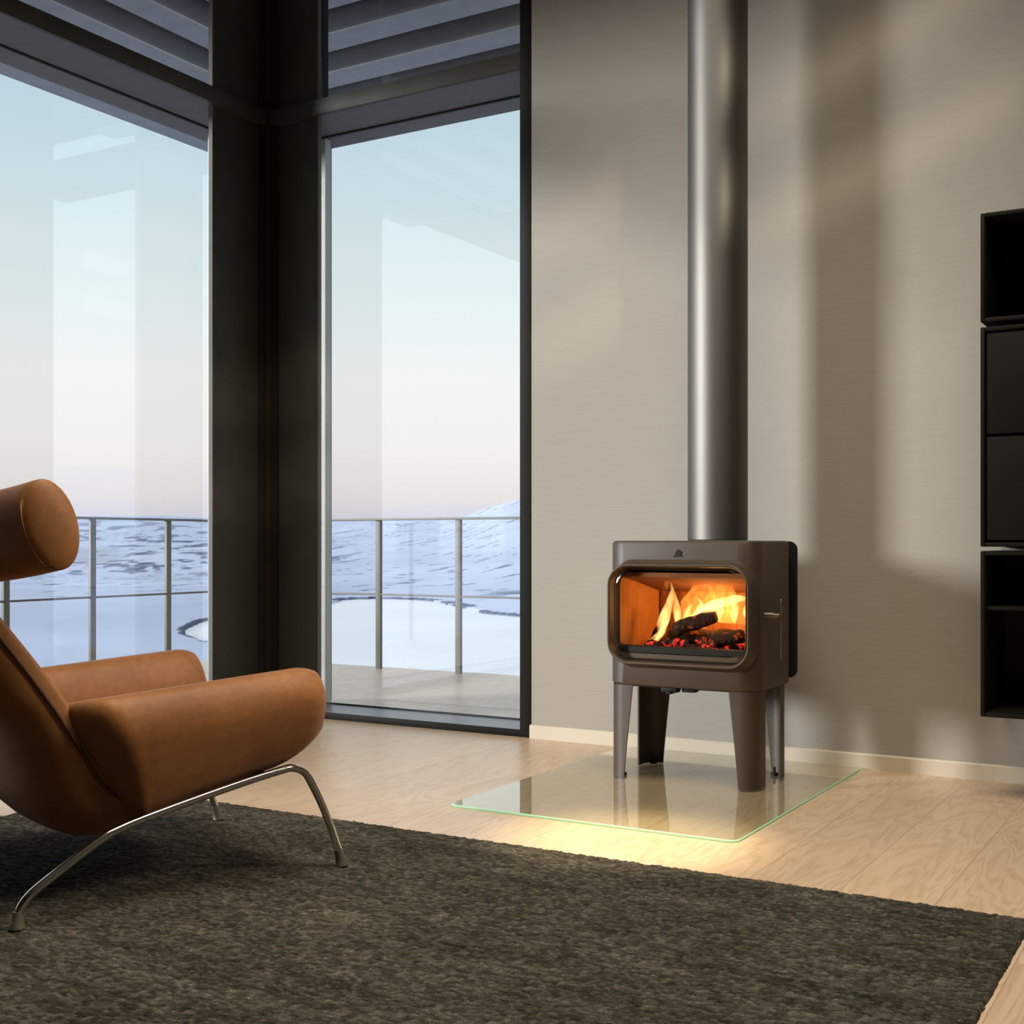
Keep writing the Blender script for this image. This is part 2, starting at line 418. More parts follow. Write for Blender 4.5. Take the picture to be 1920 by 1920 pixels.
# colour: snow, rock speckle, shore line, distant bands
n1 = vnoise(P2, 9, 11, 3); n2 = vnoise(np.stack([P2[:, 0], P2[:, 1]], 1), 70, 12, 4); n3 = vnoise(P2, 300, 13, 5)
dark = np.zeros(len(P2))
dark = np.maximum(dark, np.where((sd > -.6) & (sd < .4+(R_/330)**2*5*n2), .9, 0)*ss(.30, .42, vnoise(P2, 10, 21, 2)))
spk = vnoise(np.stack([R_*T*1.0/5, np.log(R_)*46], 1), 1, 31, 2)
dark = np.maximum(dark, ss(.72, .82, spk)*.8*ss(260, 380, R_)*(.35+.9*n3)*(1-ss(1500, 2500, R_)))
dark = np.maximum(dark, .85*ss(.55, .66, vnoise(np.stack([deg*1.3, np.log(R_)*16], 1), 1, 41, 4))*ss(420, 620, R_)*ss(36.5, 40, deg))
dark = np.maximum(dark, .8*ss(0, 1, 1-np.abs(np.log(R_/330))/.05)*ss(33.2, 30.5, deg)*(n1 > .35))
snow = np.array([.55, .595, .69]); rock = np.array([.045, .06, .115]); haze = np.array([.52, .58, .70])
dk = dark[:, None]
colr = snow*(1-dk)+rock*dk
colr *= (.86+.28*n2)[:, None]
hz = (.70*ss(500, 3200, R_))[:, None]; colr = colr*(1-hz)+haze*hz  # distance haze blended into the ground colour
brown = (.55*ss(47.2, 49, deg)*ss(640, 760, R_)*(1-ss(900, 1100, R_)))[:, None]; colr = colr*(1-brown)+np.array([.30, .30, .32])*brown
colr = np.concatenate([np.clip(colr, 0, 1), np.ones((len(colr), 1))], 1)
nt_, nr_ = TH.shape
idx = np.arange(nt_*nr_).reshape(nt_, nr_)
F = np.stack([idx[:-1, :-1], idx[:-1, 1:], idx[1:, 1:], idx[1:, :-1]], -1).reshape(-1, 4)
def np_mesh(name, V, F):
    me = bpy.data.meshes.new(name); me.vertices.add(len(V)); me.vertices.foreach_set('co', np.asarray(V, np.float32).ravel())
    k = F.shape[1]; me.loops.add(F.size); me.loops.foreach_set('vertex_index', F.astype(np.int32).ravel())
    me.polygons.add(len(F)); me.polygons.foreach_set('loop_start', np.arange(0, F.size, k, dtype=np.int32))
    me.update(calc_edges=True); me.validate(); return me
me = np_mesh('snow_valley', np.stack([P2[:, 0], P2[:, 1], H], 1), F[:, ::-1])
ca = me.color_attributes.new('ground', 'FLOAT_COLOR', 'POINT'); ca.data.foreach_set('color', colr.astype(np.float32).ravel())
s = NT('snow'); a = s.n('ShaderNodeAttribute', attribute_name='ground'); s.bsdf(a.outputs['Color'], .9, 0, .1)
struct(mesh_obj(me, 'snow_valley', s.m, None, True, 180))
bm = bmesh.new(); bm.faces.new([bm.verts.new((p[0], p[1], -14.4)) for p in LK+9*(LK-LK.mean(0))/np.linalg.norm(LK-LK.mean(0), axis=1)[:, None]])
bmesh.ops.triangulate(bm, faces=bm.faces)
s = NT('lake_sky_sheen'); v = s.coord('Object', scale=(.004, .012, 1)); c = s.ramp(s.noise(v, 3, 4), [(.35, (.82, .86, .88, 1)), (.65, (.92, .93, .92, 1))]); s.bsdf(c, .3, 0, .6)  # pale base colour carries the sky's reflection on still water
struct(finish(bm, 'still_lake', s.m))

# ------------------------------------------------------------------ rug
RX0, RX1, RY0, RY1 = -3.26, -.405, -4.25, -1.69
sx, sy = .0046, .0040
nx, ny = int((RX1-RX0)/sx), int((RY1-RY0)/sy)
gx, gy = np.meshgrid(np.linspace(0, 1, nx), np.linspace(0, 1, ny), indexing='ij')
X = RX0+gx*(RX1-RX0); Y = RY0+gy*(RY1-RY0)
pw = np.stack([X.ravel(), Y.ravel()], 1)
warp = (vnoise(pw, .05, 51, 3)-.5).reshape(X.shape)
ix = X/.015+warp*2.2; iy = Y/.0075+warp*3.0+.5*(np.floor(ix) % 2)
cell = np.floor(ix).astype(int)*7919+np.floor(iy).astype(int)*104729
cell = ((cell ^ (cell >> 7))*1103515245+12345) & 0x7fffffff
yarn = ((cell >> 8) & 0xffff)/65535.0
bumpz = np.abs(np.sin(PI*ix))**.5*np.abs(np.sin(PI*iy))**.5
hz_ = vnoise(pw*np.array([1, 2.4]), .0105, 61, 3).reshape(X.shape)-.5
Z = .008+.0018*bumpz+.0030*(yarn-.5)*bumpz+.006*hz_
edge_j = (vnoise(pw, .02, 71, 3).reshape(X.shape)-.5)*.007
X = X+np.where(gx > .5, edge_j, -edge_j)*np.where((gx < .004) | (gx > .996), 1, 0)
Y = Y+edge_j*np.where((gy < .004) | (gy > .996), 1, 0)
rim = (gx == 0) | (gx == 1) | (gy == 0) | (gy == 1)
Z = np.where(rim, .0005, Z)
idx = np.arange(nx*ny).reshape(nx, ny)
F = np.stack([idx[:-1, :-1], idx[1:, :-1], idx[1:, 1:], idx[:-1, 1:]], -1).reshape(-1, 4)
me = np_mesh('rug', np.stack([X.ravel(), Y.ravel(), Z.ravel()], 1), F)
streak = vnoise(pw*np.array([1, 4.5]), .22, 81, 3).reshape(X.shape)-.5
yv = np.clip(.26+.46*(yarn-.2)+.18*bumpz-.13+.45*hz_+.28*streak, 0, 1)
at = me.attributes.new('yarn', 'FLOAT', 'POINT'); at.data.foreach_set('value', yv.astype(np.float32).ravel())
tag(mesh_obj(me, 'rug', M['rug'], None, True, 180), 'large dark brown-grey woven wool rug lying on the oak floor', 'rug')

# ------------------------------------------------------------------ glass hearth plate
PX0, PX1, PY0, PY1, PT = -2.19, -1.222, -1.338, -.022, .008
ol = rrect(PX0, PX1, PY0, PY1, .03, 6)
bm = bmesh.new(); c = .0015
cx_, cy_ = (PX0+PX1)/2, (PY0+PY1)/2
def sc(o, k): return [(x-math.copysign(k, x-cx_), y-math.copysign(k, y-cy_)) for x, y in o]
rings = [[(x, y, z) for x, y in sc(ol, k)] for k, z in ((c, .0005), (0, .002), (0, PT-.002), (c, PT))]
loops(bm, rings)
bm.normal_update()
for f_ in bm.faces: c_ = f_.calc_center_median(); f_.material_index = 1 if abs(f_.normal.z) < .95 and (c_.y < PY0+.012 or c_.x > PX1-.012) else 0
bot = [f_ for f_ in bm.faces if len(f_.verts) > 4 and f_.calc_center_median().z < .001]
bmesh.ops.delete(bm, geom=bot, context='FACES_ONLY')
tag(finish(bm, 'hearth_plate', [M['hearth'], M['edge']]), 'clear glass floor plate with pale green edges under the wood stove', 'floor plate')

# ------------------------------------------------------------------ wood stove
SX0, SX1, SYF, SYB, SZ0, SZ1 = -1.966, -1.404, -.655, -.295, .336, .848
st = empty('wood_stove', ((SX0+SX1)/2, -.48, PT)); tag(st, 'dark brown-grey cast iron wood stove on four tapered legs with curved glass door', 'stove')
inv = Matrix.Translation(-Vector(st.location))
def S(o, parent=None):
    o.parent = parent or st
    o.matrix_parent_inverse = inv if parent is None else Matrix.Identity(4)
    return o
def plan(x0, x1, yf, yb, rf, rb, n=10):
    out = []
    for cx, cy, a0, r in ((x1-rb, yb-rb, 0, rb), (x0+rb, yb-rb, 90, rb), (x0+rf, yf+rf, 180, rf), (x1-rf, yf+rf, 270, rf)):
        for k in range(n+1):
            a = math.radians(a0+90*k/n); out.append((cx+r*math.cos(a), cy+r*math.sin(a)))
    return out
def inset(pl, k, cx, cy):
    return [(cx+(x-cx)*(1-k/abs(SX1-SX0)*2), cy+(y-cy)*(1-k/abs(SYB-SYF)*2)) for x, y in pl]
pl = plan(SX0, SX1, SYF, SYB, .072, .03)
cxs, cys = (SX0+SX1)/2, (SYF+SYB)/2
bm = bmesh.new()
rings = [[(x, y, z) for x, y in inset(pl, k, cxs, cys)] for k, z in ((.012, SZ0), (.004, SZ0+.003), (0, SZ0+.010), (0, SZ1-.012), (.003, SZ1-.004), (.010, SZ1))]
loops(bm, rings)
bmesh.ops.recalc_face_normals(bm, faces=bm.faces)
me0 = bpy.data.meshes.new('body'); bm.to_mesh(me0); bm.free()
tmp = bpy.data.objects.new('tmp', me0); COL.objects.link(tmp)
bm = bmesh.new()
FX0, FX1, FZ0, FZ1 = -1.925, -1.445, .452, .752
ol = rrect(FX0, FX1, FZ0, FZ1, .055, 8)
loops(bm, [[(x, y, z) for x, z in ol] for y in (-.9, -.335)])
bmesh.ops.recalc_face_normals(bm, faces=bm.faces)
mc = bpy.data.meshes.new('cut'); bm.to_mesh(mc); bm.free()
cut = bpy.data.objects.new('cut', mc); COL.objects.link(cut)
md = tmp.modifiers.new('b', 'BOOLEAN'); md.operation = 'DIFFERENCE'; md.object = cut; md.solver = 'EXACT'
bpy.context.view_layer.update()
dg = bpy.context.evaluated_depsgraph_get()
meb = bpy.data.meshes.new_from_object(tmp.evaluated_get(dg)); meb.name = 'body'
bpy.data.objects.remove(tmp); bpy.data.objects.remove(cut)
meb.materials.clear()
body = S(mesh_obj(meb, 'body', M['stove'], None, True, 30))
# firebox lining, each panel its own part
def lining(name, quad, mat, th=.008):
    bm = bmesh.new(); f_ = bm.faces.new([bm.verts.new(p) for p in quad])
    return S(finish(bm, name, mat, None, False))
def ribbed(name, p0, p1, z0, z1, n, mat):
    bm = bmesh.new(); p0, p1 = Vector(p0), Vector(p1); d = (p1-p0); nn = Vector((d.y, -d.x, 0)).normalized()
    row = []
    for k in range(n*4+1):
        t = k/(n*4); dep_ = .0025 if (k % 4) in (0,) else 0
        q = p0+d*t-nn*dep_; row.append((bm.verts.new((q.x, q.y, z0)), bm.verts.new((q.x, q.y, z1))))
    for a, b in zip(row, row[1:]): bm.faces.new((a[0], b[0], b[1], a[1]))
    return S(finish(bm, name, mat, None, False))
IX0, IX1, IYF, IYB, IZ0, IZ1 = -1.921, -1.449, -.668, -.350, .455, .745
ribbed('side_lining', (IX0, IYF+.02, 0), (IX0+.03, IYB, 0), IZ0, IZ1, 9, M['brick'])
ribbed('side_lining', (IX1-.03, IYB, 0), (IX1, IYF+.02, 0), IZ0, IZ1, 9, M['brick'])
ribbed('back_lining', (IX0+.03, IYB, 0), (IX1-.03, IYB, 0), IZ0, IZ1, 12, M['backbrick'])
bm = bmesh.new(); loops(bm, [[(x, y, z) for y, z in ((-.635, .720), (-.52, .700), (-.35, .66), (-.35, .675), (-.52, .714), (-.635, .736))] for x in (IX0, IX1)])
S(finish(bm, 'smoke_baffle', M['baffle']))
bm = bmesh.new(); loops(bm, [[(x, y, z) for y, z in ((-.655, .455), (-.655, .476), (-.645, .480), (-.625, .476), (-.61, .462), (-.35, .462), (-.35, .455))] for x in (IX0-.01, IX1+.01)])
S(finish(bm, 'fire_grate', M['iron']))
# door: flared ring standing proud of the body + glass
dcx, dcz = (-1.937-1.413)/2, .592
bm = bmesh.new(); rings = []
for (hw, hh, r, y) in ((.268, .196, .092, -.645), (.266, .190, .088, -.656), (.262, .180, .084, -.668), (.2605, .1765, .080, -.684), (.2615, .1755, .078, -.700), (.2610, .1745, .077, -.7045), (.2575, .171, .074, -.7065),
                        (.2535, .167, .071, -.7045), (.2515, .165, .069, -.699), (.2500, .1635, .066, -.675), (.241, .151, .056, -.640)):
    rings.append([(x, y, z) for x, z in rrect(dcx-hw, dcx+hw, dcz-hh, dcz+hh, r, 12)])
loops(bm, rings, True, False)
bm.faces.ensure_lookup_table()
for f_ in bm.faces[9*52:]: f_.material_index = 1
door = S(finish(bm, 'door', [M['stove'], M['iron']], None, True, 60))
bm = bmesh.new(); rings = []
for k, y in ((0, -.686), (.006, -.6965), (.014, -.7015), (.03, -.7035), (.08, -.7045)):
    rings.append([(x, y, z) for x, z in rrect(dcx-.252+k, dcx+.252-k, dcz-.1655+k, dcz+.1655-k, max(.07-k*.6, .01), 12)])
R = loops(bm, rings, True, False); bm.faces.new(R[-1])
g = finish(bm, 'door_glass', M['doorglass'], None, True, 60); g.parent = door
# handle on the right side: stub + vertical bar
bm = bmesh.new(); tube(bm, [(-1.404, -.575, .594), (-1.372, -.575, .594)], .012, 16); tube(bm, [(-1.372, -.575, .594), (-1.352, -.575, .594)], .0085, 16)
hs = S(finish(bm, 'handle_stub', M['handle']))
bm = bmesh.new(); tube(bm, [(-1.350, -.571, z) for z in (.449, .452, .55, .645, .650)], [.003, .0055, .0055, .0055, .003], 12)
S(finish(bm, 'handle_bar', M['handle']))
# legs: folded, tapered sheets that follow the corner of the body
def leg(cx, cy, dx, dy):
    bm = bmesh.new(); rings = []
    zt, zb = SZ0+.001, PT
    for t in (0, .03, .25, .5, .75, 1):
        z = zb+(zt-zb)*t; fl = .062+.034*t**1.1; r = .058; th = .006
        def path(rad, end):
            p = [(end, 0)]; 
            # straight flange along x then arc then flange along y  (corner at origin, inside +x +y)
            out = [(end, r-rad)]
            for k in range(9):
                a = math.radians(270-90*k/8); out.append((r+rad*math.cos(a), r+rad*math.sin(a)))
            out.append((r-rad, .098)); return out
        o_, i_ = path(r, fl), path(r-th, fl)
        ring = [(cx+dx*x, cy+dy*y, z) for x, y in o_+i_[::-1]]
        rings.append(ring)
    loops(bm, rings)
    L = S(finish(bm, 'leg', M['stove'], None, True, 40)); return L
ins = .006
for cx, cy, dx, dy in ((SX0+ins, SYF+ins, 1, 1), (SX1-ins, SYF+ins, -1, 1), (SX0+ins, SYB-ins, 1, -1), (SX1-ins, SYB-ins, -1, -1)):
    L = leg(cx, cy, dx, dy)
    bm = bmesh.new(); tube(bm, [(cx+dx*.040, cy+dy*.040, PT+.0005), (cx+dx*.040, cy+dy*.040, PT+.010)], .014, 12); tube(bm, [(cx+dx*.040, cy+dy*.040, PT+.010), (cx+dx*.040, cy+dy*.040, PT+.03)], .005, 10)
    fo = finish(bm, 'levelling_foot', M['iron']); fo.parent = L
bm = bmesh.new(); box(bm, SX0+.035, SX1-.035, SYF+.024, SYB-.02, SZ0-.004, SZ0+.004)
S(finish(bm, 'base_plate', M['iron']))
# rear heat shield, underside vent lever, emblem
bm = bmesh.new(); loops(bm, [[(x, y, z) for x, z in rrect(SX0-.010, SX1+.012, .352, .846, .030, 6)] for y in (-.262, -.256)])
S(finish(bm, 'heat_shield', M['shield']))
bm = bmesh.new(); box(bm, -1.76, -1.62, -.34, -.275, .40, .80)
for x in (SX0+.06, SX1-.06): box(bm, x-.012, x+.012, -.297, -.262, .42, .78)
S(finish(bm, 'shield_spacer', M['shield']))
bm = bmesh.new(); box(bm, -1.76, -1.70, -.64, -.60, .318, .337, .004); box(bm, -1.735, -1.715, -.655, -.62, .314, .322, .003); box(bm, -1.69, -1.64, -.62, -.58, .320, .337, .004)
S(finish(bm, 'air_lever', M['iron']))
sil = [(-.017, 0), (.017, 0), (.012, .004), (.010, .009), (.013, .014), (.0125, .018), (.009, .0155), (.0065, .018), (.0075, .021), (.0045, .0225), (.003, .019), (-.001, .0255), (-.004, .0235), (-.0035, .0195), (-.007, .017), (-.011, .0165), (-.009, .0135), (-.010, .008), (-.0135, .004)]
bm = bmesh.new(); loops(bm, [[(-1.687+x*1.05, y, .793+z*1.02) for x, z in sil] for y in (-.654, -.6575)])
S(finish(bm, 'emblem', M['iron'], None, False))
# flue collar belongs to the stove, the pipe is lifted off separately
PXc, PYc, PR = -1.655, -.366, .1085
# flue pipe
bm = bmesh.new()
prof = [(PR-.004, SZ1+.001), (PR, SZ1+.004), (PR, CEIL)]
loops(bm, [[(PXc+r*math.cos(2*PI*k/72), PYc+r*math.sin(2*PI*k/72), z) for k in range(72)] for r, z in prof])
tag(finish(bm, 'flue_pipe', M['pipe'], None, True, 50), 'tall round steel flue pipe rising from the top of the wood stove', 'flue pipe')

# ------------------------------------------------------------------ fire: logs, ember bed, flames
def mat_log():
    s = NT('charred_wood'); v = s.coord(); f = s.noise(v, 22, 5, .65); w = s.n('ShaderNodeTexVoronoi'); w.inputs['Scale'].default_value = 55; s.l(v, w.inputs[0])
    c = s.ramp(f, [(.3, (.006, .004, .003, 1)), (.6, (.04, .018, .010, 1)), (.8, (.12, .05, .025, 1))])
    b = s.bsdf(c, .9, 0, .2, s.bump(w.outputs['Distance'], .8, .006))
    em = s.ramp(s.noise(v, 30, 3), [(.60, (0, 0, 0, 1)), (.72, (1, .10, .01, 1))]); s.l(em, b.inputs['Emission Color']); b.inputs['Emission Strength'].default_value = .5
    return s.m
M['log'] = mat_log()
def log(lab, p0, p1, rad, seed):
    p0, p1 = Vector(p0), Vector(p1); n, m = 16, 14; rings = []
    d = (p1-p0).normalized(); up = Vector((0, 0, 1)); a = d.cross(up).normalized(); b = a.cross(d)
    for i in range(m+1):
        t = i/m; c = p0.lerp(p1, t); k = 1 if 0 < i < m else .82
        ring = []
        for j in range(n):
            an = 2*PI*j/n; q = c+(a*math.cos(an)+b*math.sin(an))*rad
            r = rad*k*(1+.28*noise.noise(q*24+Vector((seed, 0, 0)))+.10*noise.noise(q*70))
            ring.append(c+(a*math.cos(an)+b*math.sin(an))*r)
        rings.append(ring)
    bm = bmesh.new(); loops(bm, rings)
    return tag(finish(bm, 'firewood_log', M['log'], None, True, 50), lab, 'log')
log('charred log lying level across the ember bed in the stove', (-1.80, -.475, .500), (-1.55, -.455, .505), .028, 1)
log('burning log tilted up to the right, resting on the level charred log in the stove', (-1.755, -.535, .530), (-1.60, -.525, .583), .026, 5)
log('thin charred stick leaning upright at the left of the fire', (-1.835, -.545, .49), (-1.795, -.505, .60), .010, 9)
log('charred log end at the right side of the ember bed in the stove', (-1.585, -.575, .497), (-1.485, -.55, .520), .025, 13)
def mat_ember():
    s = NT('embers'); v = s.coord(); f = s.noise(v, 34, 4, .6, .5)
    b = s.bsdf((.012, .007, .005, 1), .95)
    em = s.ramp(f, [(.50, (0, 0, 0, 1)), (.60, (.65, .02, .006, 1)), (.70, (1, .18, .03, 1))]); s.l(em, b.inputs['Emission Color']); b.inputs['Emission Strength'].default_value = 1.2
    return s.m
M['ember'] = mat_ember()
bm = bmesh.new(); eb = random.Random(3)
for k in range(150):
    x = eb.uniform(-1.86, -1.50); y = eb.uniform(-.615, -.40); r = eb.uniform(.008, .019)
    hgt = .468+.028*max(0, 1-((x+1.68)/.2)**2)*eb.random()
    ret = bmesh.ops.create_icosphere(bm, subdivisions=1, radius=r, matrix=Matrix.Translation((x, y, hgt)))
    for v_ in ret['verts']: v_.co += Vector((eb.uniform(-.3, .3)*r, eb.uniform(-.3, .3)*r, eb.uniform(-.3, .3)*r))
tag(finish(bm, 'ember_bed', M['ember'], None, False), 'bed of red glowing embers under the logs in the stove', 'embers', kind='stuff')

def mat_flame(name, c_lo, c_hi, st, nscale, thr):
    s = NT(name); v = s.coord('Object', scale=(1, 1, .42))
    f = s.noise(v, nscale, 4, .6, .8)
    k = s.ramp(f, [(thr-.07, (0, 0, 0, 1)), (thr+.16, (1, 1, 1, 1))])
    col = s.ramp(f, [(thr-.05, c_lo), (thr+.2, c_hi)])
    e = s.n('ShaderNodeEmission'); s.l(col, e.inputs[0]); s.l(s.math('MULTIPLY', k, st), e.inputs[1])
    s.l(e.outputs[0], s.out.inputs['Volume']); return s.m
M['fl_core'] = mat_flame('flame_core', (1, .30, .035, 1), (1, .62, .20, 1), 90, 18, .31)
M['fl_body'] = mat_flame('flame_body', (1, .20, .02, 1), (1, .42, .07, 1), 34, 24, .46)
fire = empty('fire', (-1.68, -.5, .47)); tag(fire, 'orange and yellow flames burning over the logs inside the stove', 'fire')
finv = Matrix.Translation(-Vector(fire.location))
def flame(path, rad, mat, flat=.6, seed=0):
    pts = catmull(path, 6); rr_ = np.interp(np.linspace(0, 1, len(pts)), np.linspace(0, 1, len(rad)), rad)
    rings = []
    for i, (p, r) in enumerate(zip(pts, rr_)):
        p = Vector(p); t = (Vector(pts[min(i+1, len(pts)-1)])-Vector(pts[max(i-1, 0)])).normalized()
        yv_ = Vector((0, 1, 0)); xv = yv_.cross(t).normalized(); yv_ = t.cross(xv)
        ring = []
        for k in range(16):
            a = 2*PI*k/16; rr2 = r*(1+.25*noise.noise((p+xv*math.cos(a)*.03)*22+Vector((seed, 0, 0))))
            ring.append(p+xv*math.cos(a)*rr2+yv_*math.sin(a)*rr2*flat)
        rings.append(ring)
    bm = bmesh.new(); loops(bm, rings)
    o = finish(bm, 'flame', mat, fire); o.matrix_parent_inverse = finv; return o
fy = -.53
# tall left flame, narrow bright flame, diagonal tongue, wide body, right-hand sheet
flame([(-1.835, fy, .478), (-1.812, fy, .525), (-1.790, fy, .58), (-1.772, fy, .635), (-1.768, fy, .67)], [.010, .022, .020, .014, .003], M['fl_core'], .6, 1)
flame([(-1.795, fy, .655), (-1.787, fy, .690), (-1.785, fy, .722)], [.004, .011, .003], M['fl_body'], .7, 2)
flame([(-1.740, fy, .545), (-1.745, fy, .60), (-1.757, fy, .65), (-1.768, fy, .70)], [.010, .017, .011, .002], M['fl_core'], .6, 3)
flame([(-1.725, fy+.01, .552), (-1.670, fy, .580), (-1.600, fy-.01, .622), (-1.52, fy-.02, .645), (-1.475, fy-.02, .648)], [.010, .020, .020, .016, .006], M['fl_core'], .6, 4)
flame([(-1.70, fy+.05, .54), (-1.69, fy+.06, .61), (-1.665, fy+.06, .66), (-1.64, fy+.05, .70)], [.05, .065, .055, .01], M['fl_body'], .5, 5)
flame([(-1.60, fy+.04, .56), (-1.595, fy+.05, .62), (-1.585, fy+.05, .66), (-1.57, fy+.05, .70)], [.05, .075, .06, .01], M['fl_body'], .5, 6)
flame([(-1.51, fy-.02, .56), (-1.51, fy-.02, .60), (-1.50, fy-.02, .645)], [.03, .045, .02], M['fl_body'], .4, 7)
fr_ = random.Random(11)
for k in range(9):
    x0 = -1.73+.026*k+fr_.uniform(-.012, .012); z0 = .535+.03*min(1, k/4)+fr_.uniform(-.01, .015); hh = fr_.uniform(.045, .10); ln = fr_.uniform(-.01, .035); yy = fy+fr_.uniform(.0, .07)
    flame([(x0, yy, z0), (x0+ln*.2, yy, z0+hh*.4), (x0+ln*.5+fr_.uniform(-.012, .012), yy, z0+hh*.75), (x0+ln, yy, z0+hh)], [.006, .015, .010, .002], M['fl_core'] if k % 3 else M['fl_body'], .6, 20+k)
flame([(-1.850, fy-.02, .474), (-1.822, fy-.02, .500), (-1.800, fy-.02, .53)], [.006, .012, .002], M['fl_core'], .6, 8)

# ------------------------------------------------------------------ cabinets hung on the wall
CYF, CX0, CX1, TH_ = -.395, -.741, -.045, .014
def cabinet(lab, z0, z1, shelf=None, doors=None):
    r = empty('wall_cabinet', ((CX0+CX1)/2, 0, z0)); tag(r, lab, 'cabinet', 'black cabinet modules on the wall')
    iv = Matrix.Translation(-Vector(r.location))
    def c(name, mat, *a, bev=.002, parent=None):
        o = boxo(name, mat, parent or r, *a, bev=bev); o.matrix_parent_inverse = iv if parent is None else Matrix.Identity(4); return o
    yb = -.002
    c('side_panel', M['cab'], CX0, CX0+TH_, CYF, yb, z0, z1, bev=.004); c('side_panel', M['cab'], CX1-TH_, CX1, CYF, yb, z0, z1, bev=.004)
    c('top_panel', M['cab'], CX0+TH_, CX1-TH_, CYF, yb, z1-TH_, z1, bev=.003); c('bottom_panel', M['cab'], CX0+TH_, CX1-TH_, CYF, yb, z0, z0+TH_, bev=.003)
    c('back_panel', M['cabin'], CX0+TH_, CX1-TH_, yb-.012, yb, z0+TH_, z1-TH_, bev=0)
    if shelf: c('shelf', M['cab'], CX0+TH_, CX1-TH_, CYF+.012, yb-.012, shelf-.012, shelf)
    if doors:
        for a, b in doors:
            c('door', M['cab'], CX0+TH_+.005, CX1-TH_-.005, CYF+.006, CYF+.024, a, b, bev=.002)
    # dark inner lining of the open compartments
    if not doors:
        c('inner_lining', M['cabin'], CX0+TH_, CX0+TH_+.001, CYF+.014, yb-.012, z0+TH_, z1-TH_, bev=0)
    return r
cabinet('topmost open black cabinet module hanging on the wall right of the stove', 1.557, 1.911)
cabinet('black cabinet module with two closed fronts, hanging under the topmost open one', .828, 1.541, doors=((1.194, 1.520), (.849, 1.184)))
cabinet('lowest black cabinet module, open with one inner shelf, hanging above the skirting', .276, .814, shelf=.634)

# ------------------------------------------------------------------ lounge chair
CH = Vector((-2.463, -2.3885, 0)); CA = math.atan2(.943, .332)
chair = empty('lounge_chair', CH, CA)     # local +x forward, +y = chair's left
tag(chair, 'cognac leather lounge chair with bolster headrest and tubular steel legs, on the rug', 'armchair')
LE = M['leather']
# shell (seat and back in one scooped body): spine stations (u, z, half width, front depth, rear bulge)
spine = [(.345, .335, .270, .03, .045), (.25, .315, .285, .04, .060), (.08, .285, .295, .045, .075), (-.06, .262, .30, .045, .10), (-.165, .285, .305, .05, .152),
         (-.235, .39, .31, .05, .130), (-.285, .475, .305, .05, .120), (-.350, .575, .29, .045, .130), (-.425, .683, .265, .04, .105), (-.47, .745, .23, .035, .085), (-.50, .79, .17, .03, .06)]
rows = catmull(spine, 5)
bm = bmesh.new(); rings = []; rim_r = []; rim_l = []
NS = 40
for i, q in enumerate(rows):
    t = np.array(rows[min(i+1, len(rows)-1)][:2])-np.array(rows[max(i-1, 0)][:2]); t /= np.linalg.norm(t)
    nrm = np.array((t[1], -t[0]))      # points to the sitter? spine runs front -> back -> up
    nrm = np.array((t[1], -t[0]));
    if nrm@np.array((.6, .8)) < 0: nrm = -nrm
    u0, z0, w, fd, rb = q
    endk = min(1, .55+.45*min(i, len(rows)-1-i)/3)
    ring = []
    for k in range(NS):
        a = 2*PI*k/NS; cs, sn = math.cos(a), math.sin(a)
        s_ = math.copysign(abs(cs)**.55, cs)*w
        dd = (fd*.55*abs(sn)**.8-.012*(1-abs(cs)**2)*1.2) if sn > 0 else -rb*abs(sn)**.9
        dd -= .0
        ring.append((u0+nrm[0]*dd*endk, s_*(.9+.1*endk), z0+nrm[1]*dd*endk))
    rings.append(ring)
    rim_r.append((u0-nrm[0]*.022, -w*.995*(.9+.1*endk), z0-nrm[1]*.022)); rim_l.append((u0-nrm[0]*.022, w*.995*(.9+.1*endk), z0-nrm[1]*.022))
loops(bm, rings)
shell = finish(bm, 'seat_shell', LE, chair, True, 80)
for rim_ in (rim_r, rim_l):
    bm = bmesh.new(); tube(bm, rim_[2:-2], .0055, 10); finish(bm, 'piping', M['seam'], shell)
# arms
def arm(sgn):
    bm = bmesh.new(); rings = []; n = 30; m = 36
    for i in range(m+1):
        t = i/m
        zt = .487+.045*t; zb = .176+.108*t**1.1
        if t < .14: k = .90+.10*math.sin(t/.14*PI/2)
        elif t > .90: k = max(0.02, math.sqrt(max(0, 1-((t-.90)/.10)**2)))**.8
        else: k = 1
        zc = (zt+zb)/2; hz = (zt-zb)/2*(.62+.38*k if t > .9 else k); hs = (.066+.010*t)*(k if t > .5 else 1)
        ring = []
        for j in range(n):
            a = 2*PI*j/n; sn, cs = math.sin(a), math.cos(a)
            z = zc+hz*math.copysign(abs(sn)**.78, sn)
            v = (z-zb)/(zt-zb)
            sc_ = .292+.075*v-.02*v*v
            sc_ -= .085*max(0, 1-t/.14)**1.6
            s_ = sc_+hs*math.copysign(abs(cs)**.85, cs)*(.62+.38*min(1, v*1.5))
            u_r = -.300+(.487-z)*.52; u_f = .362-(.07*max(0, (.38-z)/.09)**1.6 if z < .38 else .020*((z-.38)/.15)**2)
            uu = u_r+(u_f-u_r)*t
            ring.append((uu, -s_*sgn, z))
        rings.append(ring)
    loops(bm, rings); return finish(bm, 'armrest', LE, chair, True, 80)
arm(1); arm(-1)
